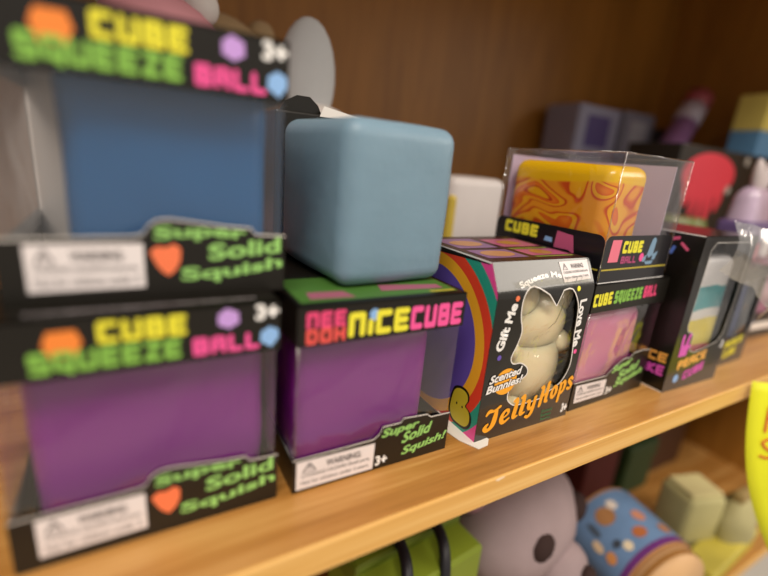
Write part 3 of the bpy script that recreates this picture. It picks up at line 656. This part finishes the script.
fat_text('side_lettering', MAG, boxH, shf, 'SHAKE', quad((-26, 8.0), (-2, 9.4), (-2, 15.4), (-26, 14.0)) if False else quad((-26, 8.0), (-2, 9.4), (-2, 15.6), (-26, 14.0)), .27, .1, .15)
decal('confetti', mat('confetti_pink', 'e0608a', .4), boxH, shf, [[(-16.2, 85.4), (-12.4, 86.6), (-12.6, 88.2), (-16.2, 87.2)], [(-11.8, 84.2), (-7.4, 80.8), (-6.6, 82.2), (-11.0, 85.6)]], .15)
decal('confetti', mat('confetti_blue', '5c7cd4', .4), boxH, shf, [[(-16.6, 78.4), (-14.8, 78.0), (-13.4, 82.4), (-15.0, 82.8)]], .15)
text('age_lettering', WHT, boxH, FRONT, '3', (50.8, 21.5, 53.6, 26.5), .04, n=.15)
bm = bmesh.new(); film_sheet(bm, (.006, .0010, .020), (.0525, .0010, .020), (.0525, .0010, .088), (.006, .0010, .088), 10, 12, .002, 3)
put('window_film', bm_mesh(bm, 'film', True), FILM2, boxH)
# torn, bulging clear film sticking out to the right of the frame
def crumple(P, nu, nv, amp, seed):
    bm = bmesh.new(); g = []
    for j in range(nv+1):
        row = []
        for i in range(nu+1):
            s, t = i/nu, j/nv
            p = P(s, t); n_ = Vector((noise.noise(p*90+Vector((seed, 0, 0))), noise.noise(p*90+Vector((0, seed+7, 0))), noise.noise(p*90+Vector((0, 0, seed+13)))))
            row.append(bm.verts.new(p+n_*amp))
        g.append(row)
    for j in range(nv):
        for i in range(nu): bm.faces.new((g[j][i], g[j][i+1], g[j+1][i+1], g[j+1][i]))
    return bm
def bulge(s, t):
    a = math.pi*s
    return Vector((.018+.058*s, -.0018-.012*math.sin(a)-.006*math.sin(math.pi*t), .098-.016*s+.004*math.sin(a)-t*(.026+.022*s)))
put('torn_film', bm_mesh(crumple(bulge, 14, 9, .0030, 2), 'torn', True), film_mat('bag_plastic', 'f0f0f2', 1.0, .25, .6, 60, .30), boxH)
ch, sh_ = math.cos(HR), math.sin(HR)
def Hw(x, y, z): return (HX+x*ch-y*sh_, HY+x*sh_+y*ch, z)
LAY = layered_mat('layered_gel', [(None, 'e07a86'), (.0235, 'ead86a'), (.0400, 'e4e0dc'), (.0460, '4aa0a6'), (.0600, 'e6e4e4')])
gel_cube('layered_cube', LAY, 'squeeze cube with white, teal, yellow and pink layers behind a tall window', Hw(.0285, .0275, .0006), (.046, .046, .078), .006, rz=HR, seed=7)

# dark box with blue content next to it
boxI = thing('dark_toy_box', 'dark box with yellow lettering and dark blue content beside the torn film', 'box', (.3600, -.0030, 0), .03)
IW, IH, ID = .045, .068, .05
ih = [(6, 20), (39, 20), (41, 26), (41, 60), (5, 60), (5, 26)]
panel('front_frame', GLOSSB, boxI, FRONT, R4(0, 0, IW*1000, IH*1000), [ih], t=.5)
box('left_side', GLOSSB, boxI, 0, .0005, .0006, ID, 0, IH); box('right_side', GLOSSB, boxI, IW-.0005, IW, .0006, ID, 0, IH)
box('back_panel', BLACK, boxI, .0006, IW-.0006, ID-.0006, ID, 0, IH); box('lid', GLOSSB, boxI, 0, IW, 0, ID, IH-.0005, IH); box('bottom', BLACK, boxI, .0006, IW-.0006, .0006, ID-.0006, 0, .0005)
fat_text('title_lettering', YEL, boxI, FRONT, 'PEACE', quad((10, 12), (36, 15), (36, 20), (10, 17)), .27, .1, .15)
fat_text('title_lettering', YEL, boxI, FRONT, 'CUBE', quad((12, 5), (30, 7), (30, 12), (12, 10)), .27, .1, .15)
bm = bmesh.new(); film_sheet(bm, (.004, .001, .018), (.042, .001, .018), (.042, .001, .062), (.004, .001, .062), 8, 8, .002, 5); put('window_film', bm_mesh(bm, 'film', True), FILM2, boxI)
gel_cube('gel_cube', mat('navy_gel', '2a3a6a', .3, var=.3, vscale=60), 'navy blue squeeze cube inside the dark box with yellow lettering', (.3600+.0225, .0225, .0006), (.038, .038, .058), .005, rz=.03, seed=8)

# ------------------------------------------------------------------ things farther along the shelf
bx = thing('mauve_toy_box', 'mauve toy box with a black and white striped base', 'box', (.447, .018, 0), -.05)
box('base', BLACK, bx, 0, .085, 0, .055, 0, .007); box('base_stripe', WCARD, bx, -.0003, .0853, -.0003, .055, .007, .013); box('base_stripe', BLACK, bx, 0, .085, 0, .055, .013, .020)
box('body', mat('mauve_card', '9c6880', .4), bx, .001, .084, .001, .054, .020, .060, .002)
decal('print', mat('print_dusk', 'c498ac', .4), bx, FRONT, [ngon(26, 42, 9, 7), ngon(55, 40, 8, 9)], -.88)
decal('print', mat('print_lime', 'a8c830', .4), bx, FRONT, [ngon(8, 54, 5, 4)], -.86)
bl = thing('bunny_gift_bag', 'clear lilac gift bag with purple band and pink tag, on the mauve box', 'gift bag', (.470, .044, .0602), .1)
bm = bmesh.new(); add_box(bm, -.030, .030, -.011, .011, 0, .058, .008, 3)
for v in bm.verts:
    k = v.co.z/.058; v.co.x *= 1-.25*k*k; v.co.y *= 1-.4*k*k; v.co += v.normal*.0012*noise.noise(v.co*150)
put('bag_body', bm_mesh(bm, 'bag', True), mat('lilac_wrap', 'b8a4bc', .3, coat=.4, var=.35, vscale=70), bl)
box('purple_band', mat('purple_wrap', '5c4a78', .4), bl, -.0302, .0302, -.0122, .0118, .016, .032, .003)
box('pink_tag', mat('pink_tag', 'dc9094', .5), bl, -.024, -.004, -.0135, -.0118, .003, .015, .0006)
box('white_tag', WCARD, bl, .006, .024, -.0138, -.0118, .004, .022, .0006)
bm = bmesh.new()
for s_ in (-1, 1): blob(bm, (s_*.010, 0, .066), (.006, .004, .014), 12, 8, Matrix.Rotation(s_*.3, 3, 'Y'))
put('bow', bm_mesh(bm, 'bow', True), mat('bow_grey', 'c4b8b8', .5), bl)

# black carton with red octopus print
bk = thing('octopus_box', 'black box with a red octopus print, behind the clear gift bag', 'box', (.452, .100, 0), 0)
box('body', mat('matt_black', '1a1713', .5), bk, 0, .205, 0, .05, 0, .150, .001)
fo = FRONT
oct_ = [ngon(58, 126, 48, 20, 28)]
for k, (a, l) in enumerate(((24, 16), (38, 24), (52, 28), (66, 38), (82, 20))): oct_ += stroke(smooth_pts([(a, 116, 17), (a+4, 106, 14), (a+2, 116-l, 8)], 4), None, 8)
decal('octopus_print', mat('print_crimson', 'd83a4c', .45), bk, fo, oct_, .3)
decal('star_print', mat('print_pale', 'a8a49c', .5), bk, fo, [rpoly(124, 143, 5, 6, 1), rpoly(100, 114, 5, 6, 2), rpoly(22, 107, 5, 6, 3), rpoly(140, 100, 5, 6, 4), rpoly(120, 70, 6, 6, 5)], .3)
gt = thing('green_tin', 'low olive green tin with black rim in front of the octopus box', 'tin', (.428, .076, 0))
bm = bmesh.new(); bmesh.ops.create_cone(bm, cap_ends=True, segments=28, radius1=.021, radius2=.021, depth=.076, matrix=Matrix.Translation((0, 0, .038))); put('tin_body', bm_mesh(bm), mat('tin_grey', '6c6a64', .35), gt)
bm = bmesh.new(); bmesh.ops.create_cone(bm, cap_ends=True, segments=28, radius1=.0225, radius2=.0225, depth=.006, matrix=Matrix.Translation((0, 0, .079))); put('tin_rim', bm_mesh(bm), BLACK, gt)
bm = bmesh.new(); bmesh.ops.create_cone(bm, cap_ends=True, segments=28, radius1=.022, radius2=.019, depth=.008, matrix=Matrix.Translation((0, 0, .086))); put('tin_lid', bm_mesh(bm), mat('olive', '6e7440', .4), gt)
yb = thing('picture_box', 'small yellow and blue box standing on the octopus box', 'box', (.606, .108, .1502), -.1)
box('lower_half', mat('box_blue', '5c8cb4', .45), yb, 0, .05, 0, .03, 0, .026, .001); box('upper_half', mat('box_yellow', 'd4c468', .45), yb, 0, .05, 0, .03, .026, .062, .001)
tb = thing('candy_tube', 'slanted purple and pink tube leaning behind the octopus box', 'tube')
d0, d1 = Vector((.478, .166, .014)), Vector((.612, .180, .214)); dv = d1-d0
for nm, a, b, r_, m_ in (('tube_body', 0, .84, .0135, mat('tube_purple', '8c6494', .35)), ('tube_band', .84, .93, .0140, mat('tube_silver', 'b8b0c0', .3)), ('tube_cap', .93, 1.0, .0145, mat('tube_rose', '9c4a54', .35))):
    bm = bmesh.new(); tube(bm, [d0+dv*a, d0+dv*b], r_, 18); put(nm, bm_mesh(bm, nm, True), m_, tb)
for i, (x, wd, h_, m1, m2, lab) in enumerate(((.444, .070, .188, ('bag_ice', '8c8ca4'), ('bag_violet', '4a3c78'), 'pale blue boxed toy with a dark violet square, by the back panel'), (.522, .058, .190, ('box_slate', '7c7a8a'), ('box_mist', 'a4a2ac'), 'slate grey boxed toy with a misty panel, by the back panel'), (.588, .030, .178, ('box_ink', '26242c'), ('box_ink2', '3a3846'), 'narrow ink black box beside the slate grey box'))):
    t = thing('boxed_toy', lab, 'box', (x, .205, 0), 0)
    box('carton', mat(*m1, .5), t, 0, wd, 0, .045, 0, h_, .003)
    decal('front_print', mat(*m2, .5), t, FRONT, [R4(wd*1000*.2, h_*1000-42, wd*1000*.75, h_*1000-10)], .3)

# white carton and black hang-tab carton behind the first row
wb = thing('white_toy_box', 'white rounded box with a yellow side stripe, behind the bunny box', 'box', (.226, .122, 0), 0)
box('carton', mat('soft_white', 'cfc8c6', .5), wb, 0, .050, 0, .045, 0, .107, .006, 3, True); box('side_stripe', mat('stripe_yellow', 'c8b048', .5), wb, -.0004, .006, -.0004, .0455, .03, .095, .003, 2)
hb = thing('hang_tab_box', 'black box with a rounded hang tab, behind the pale blue cube', 'box', (.086, .078, 0), 0)
box('carton', BLACK, hb, .004, .044, 0, .045, 0, .1310, .001)
panel('hang_tab', BLACK, hb, Frame((0, .002, .1310), (1, 0, 0), (0, 0, 1)), [(6, -.5), (26, -.5), (24, 3.6), (20, 6.8), (14, 6.8), (9, 4)], t=.6)
panel('white_fold', WCARD, hb, Frame((0, -.0005, .1310), (1, 0, 0), (0, 0, 1)), [(24, -1), (48, -1), (44, .6), (26, 3.6)], t=.4)

# plush toys at the back
def plush(name, label, loc, m, m2, ear, hz=.0, ear_sz=(.014, .006, .030)):
    t = thing(name, label, 'plush toy', loc)
    bm = bmesh.new(); blob(bm, (0, 0, .042), (.036, .030, .042), 20, 14)
    for s_ in (-1, 1): blob(bm, (s_*.020, -.022, .012), (.014, .018, .012), 14, 10); blob(bm, (s_*.034, -.010, .050), (.010, .011, .022), 14, 10)
    put('body', bm_mesh(bm, 'body', True), m, t)
    bm = bmesh.new(); blob(bm, (0, -.002, .108+hz), (.034, .029, .030), 20, 14); blob(bm, (0, -.026, .100+hz), (.014, .010, .010), 14, 10); put('head', bm_mesh(bm, 'head', True), m, t)
    for s_ in (-1, 1):
        bm = bmesh.new(); a, b, h2 = ear[0 if s_ < 0 else 1]; blob(bm, (a, 0, b+hz), ear_sz, 16, 12, Matrix.Rotation(h2, 3, 'Y')); put('ear', bm_mesh(bm, 'ear', True), m2, t)
    bm = bmesh.new()
    for s_ in (-1, 1): blob(bm, (s_*.012, -.029, .112+hz), (.003, .002, .003), 8, 6)
    put('eye', bm_mesh(bm, 'eyes', True), BLACK, t); return t
GREYP = mat('plush_grey_white', 'bcbec0', .9, .1); WHITEP = mat('plush_white', 'd2ccc8', .9, .1); BEIGEP = mat('plush_beige', 'b49c78', .9, .1); PINKP = mat('plush_pink', 'c08890', .9, .1)
plush('plush_bunny', 'pale grey plush bunny with tall oval ears, behind the hang tab box', (.140, .163, 0), WHITEP, GREYP, ((-.006, .152, .02), (.040, .085, .1)), 0.006, (.0185, .008, .034))
plush('plush_bear', 'beige plush bear with a domed head, behind the deep blue cube box', (.092, .229, 0), BEIGEP, BEIGEP, ((-.030, .130, -.5), (.030, .130, .5)), .060, (.010, .006, .010))
plush('plush_cat', 'pink and white plush cat behind the deep blue cube box', (.052, .165, 0), PINKP, WHITEP, ((-.021, .136, -.3), (.021, .136, .3)), .048, (.010, .008, .010))

# ------------------------------------------------------------------ lower shelf
ZL = -.213
gb = thing('green_gift_box', 'green box with black loop handles on the lower shelf', 'gift box', (.128, .014, ZL), .1)
gb.scale = (1.12, 1.05, 1.14)
box('carton', mat('moss_green', '7c8c24', .5), gb, 0, .068, 0, .05, 0, .098, .002)
box('lid', mat('moss_dark', '66741a', .5), gb, -.001, .069, .020, .051, .088, .1025, .002)
for x in (.012, .036):
    bm = bmesh.new(); tube(bm, smooth_pts([(x, -.0025, .060), (x+.001, -.004, .085), (x+.006, .004, .1035), (x+.012, .018, .1055), (x+.014, .034, .1045)], 5), .0030, 10); put('handle', bm_mesh(bm, 'h', True), mat('handle_black', '16141c', .5), gb)
pt = thing('plush_raccoon', 'grey mauve plush animal with dark eye patches lying on the lower shelf', 'plush toy', (.266, .070, ZL), .3)
pt.scale = (1.22, 1.22, 1.22)
GM = mat('plush_mauve', '9c8a8c', .9, .1, var=.2, vscale=50); DK = mat('plush_dark', '3a2c2a', .9, .1)
bm = bmesh.new(); blob(bm, (.03, .03, .040), (.065, .045, .040), 24, 16); put('body', bm_mesh(bm, 'b', True), GM, pt)
bm = bmesh.new(); blob(bm, (-.005, -.012, .070), (.046, .036, .036), 24, 16); blob(bm, (-.006, -.046, .058), (.017, .014, .012), 16, 10); put('head', bm_mesh(bm, 'h', True), GM, pt)
for a in ((-.024, -.038, .078), (.018, -.040, .078)):
    bm = bmesh.new(); blob(bm, a, (.010, .007, .009), 14, 10); put('eye_patch', bm_mesh(bm, 'e', True), DK, pt)
bm = bmesh.new(); blob(bm, (-.006, -.060, .062), (.006, .004, .004), 12, 8); put('nose', bm_mesh(bm, 'n', True), DK, pt)
for s_ in (-1, 1):
    bm = bmesh.new(); blob(bm, (-.005+s_*.034, -.004, .100), (.013, .007, .014), 14, 10); put('ear', bm_mesh(bm, 'ear', True), mat('plush_rose', 'a87c84', .9, .1), pt)
pb = thing('pink_pouch', 'dusty pink fabric pouch beside the patterned jar on the lower shelf', 'pouch', (.290, .002, ZL), .2)
bm = bmesh.new(); add_box(bm, -.022, .022, -.014, .014, 0, .050, .008, 3)
for v in bm.verts: v.co += v.normal*.002*noise.noise(v.co*90); v.co.y *= 1-.5*(v.co.z/.05)
put('pouch_body', bm_mesh(bm, 'p', True), mat('pouch_pink', 'b08890', .8), pb); box('flap', mat('pouch_ochre', 'b0803c', .7), pb, -.020, .020, -.0150, -.0125, .010, .030, .001)

# patterned jar lying on its side, round end facing out
jr = thing('patterned_jar', 'blue patterned jar lying on its side on the lower shelf', 'jar', (.364, -.018, ZL+.0366), -.18)
jr.scale = (.77, .77, .77)
def cyl_y(bm, r, y0, y1, n=40, a0=0, a1=2*math.pi, cap=False):
    A = [bm.verts.new((r*math.cos(a0+(a1-a0)*k/n), y0, r*math.sin(a0+(a1-a0)*k/n))) for k in range(n+1)]; B = [bm.verts.new((v.co.x, y1, v.co.z)) for v in A]
    for k in range(n): bm.faces.new((A[k], B[k], B[k+1], A[k+1]))
    if cap: bm.faces.new(A[:-1]); bm.faces.new(B[:-1][::-1])
bm = bmesh.new(); cyl_y(bm, .0465, .010, .085, cap=True); put('jar_body', bm_mesh(bm, 'j'), mat('jar_tan', 'c49464', .5), jr)
JB = mat('jar_blue', '6c8cb4', .5, var=.2, vscale=40)
bm = bmesh.new(); cyl_y(bm, .0470, .014, .082); put('label_wrap', bm_mesh(bm, 'j', True), JB, jr)
bm = bmesh.new(); cyl_y(bm, .0473, .010, .0165); put('purple_rim', bm_mesh(bm, 'j', True), mat('jar_purple', '6c3078', .5), jr)
bm = bmesh.new(); cyl_y(bm, .0440, -.004, .010, cap=True); bmesh.ops.bevel(bm, geom=[e for e in bm.edges if all(v.co.y < -.003 for v in e.verts)], offset=.004, segments=3, affect='EDGES'); put('lid', bm_mesh(bm, 'l', True), mat('lid_beech', 'd2a878', .5), jr)
bm = bmesh.new(); cyl_y(bm, .0450, -.0015, .003); put('lid_ring', bm_mesh(bm, 'l', True), mat('lid_ring', '9c6c34', .5), jr)
def wrap_dec(name, m_, a, y, sa, sy, k=14):
    bm = bmesh.new(); bm.faces.new([bm.verts.new((.0476*math.cos(a+sa*math.cos(t)), y+sy*math.sin(t), .0476*math.sin(a+sa*math.cos(t)))) for t in [2*math.pi*i/k for i in range(k)]]); put(name, bm_mesh(bm), m_, jr)
for a, y, sa, sy, cc in ((1.9, .030, .16, .006, 'b0683c'), (2.3, .026, .10, .005, 'e8d8b8'), (2.45, .034, .10, .004, '3c4450'), (2.2, .060, .22, .010, 'a8784c'), (2.75, .030, .12, .006, 'd89458'), (2.8, .046, .10, .007, 'e4c8a4'), (1.6, .045, .14, .007, 'c8886c'), (2.6, .058, .08, .009, '4c5868'), (1.9, .066, .12, .006, 'e0d4c8'), (1.3, .026, .14, .006, 'b87c4c')):
    wrap_dec('printed_motif', mat('motif_'+cc, cc, .5), a, y, sa, sy)

cb = thing('cream_block', 'pale cream soft block standing behind the patterned jar', 'toy', (.460, .002, ZL), -.3)
cb.scale = (.85, .85, .88)
box('block', mat('cream_foam', 'c4bc84', .7), cb, -.024, .024, 0, .04, 0, .074, .006, 3, True); box('block_top', mat('cream_light', 'd8cc94', .7), cb, -.020, .020, .004, .036, .074, .078, .0015)
cr = thing('cream_pouch', 'rounded cream pouch beside the cream block on the lower shelf', 'pouch', (.505, -.005, ZL))
bm = bmesh.new(); blob(bm, (0, 0, .030), (.026, .016, .030), 20, 14)
for v in bm.verts: v.co += v.normal*.003*noise.noise(v.co*60)
put('pouch_body', bm_mesh(bm, 'p', True), mat('cream_cloth', 'b4ac7c', .8), cr); box('tie', mat('tie_tan', '9c8450', .7), cr, -.012, .012, -.005, .005, .056, .066, .003)
yf_ = thing('yellow_box', 'flat yellow box lying on the lower shelf beside the jar', 'box', (.432, -.023, ZL), .06)
box('carton', mat('mustard', 'c8b838', .6), yf_, 0, .10, 0, .022, 0, .020, .0015); box('lid', mat('mustard_light', 'd4c450', .6), yf_, -.0008, .1008, -.0008, .0228, .013, .0215, .001)
for x, y, sx, sz, hx, nm, lab in ((.405, .085, .055, .085, '5a2020', 'red_box', 'dark red box at the back of the lower shelf'), (.468, .080, .052, .062, '2c4420', 'green_box', 'dark green box at the back of the lower shelf'), (.530, .090, .075, .100, '4c2e1c', 'brown_box', 'russet brown box at the back of the lower shelf')):
    t = thing(nm, lab, 'box', (x, y, ZL)); m_ = mat('card_'+hx, hx, .6)
    box('carton', m_, t, 0, sx, 0, .05, 0, sz-.012, .002); box('lid', m_, t, -.001, sx+.001, -.001, .051, sz-.022, sz, .002)

# ------------------------------------------------------------------ yellow price slip on the shelf edge
tg = thing('price_slip', 'bright yellow paper price slip hanging from the shelf edge', 'price tag', (.3590, -.0262, 0), -.85)
bm = bmesh.new(); g = []
NV, NU = 18, 8
for j in range(NV+1):
    t = j/NV; row = []
    for i in range(NU+1):
        s_ = i/NU
        x = .058*s_ + .044*t-.012*math.sin(math.pi*t)
        zb = -.119+.030*s_
        z = .0030*(1-t)+zb*t
        y = -.010*math.sin(math.pi*t*.9)*(1-.4*s_)+.004*math.sin(3*s_)
        row.append(bm.verts.new((x, y, z)))
    g.append(row)
for j in range(NV):
    for i in range(NU): bm.faces.new((g[j][i], g[j+1][i], g[j+1][i+1], g[j][i+1]))
slip = put('paper', bm_mesh(bm, 'slip', True), mat('neon_yellow', 'e8ea20', .6), tg)
sm = slip.modifiers.new('thickness', 'SOLIDIFY'); sm.thickness = .0002
REDP = mat('red_marker', 'd8542c', .6)
def tag_y(x, z):
    t = max(0, min(1, -z/.11)); s_ = x/.058; return -.010*math.sin(math.pi*t*.9)*(1-.4*s_)+.004*math.sin(3*s_)
for ch, ss in (('F', [[(9, -11), (8.4, -18), (8, -26)], [(9, -11), (15, -11)], [(8.4, -18), (13, -17.6)]]), ('S', [smooth_pts([(15, -32), (11, -30.5), (7.5, -33), (10, -36.5), (14, -39), (11.5, -42.5), (7, -41.6)], 4)])):
    bm = bmesh.new()
    for s_ in ss:
        for p in stroke(s_, 1.3, 8):
            bm.faces.new([bm.verts.new((a*.001+.002-b*.0001, tag_y(a*.001, b*.001)-.0008, b*.001)) for a, b in p])
    put('handwriting', bm_mesh(bm), REDP, tg)
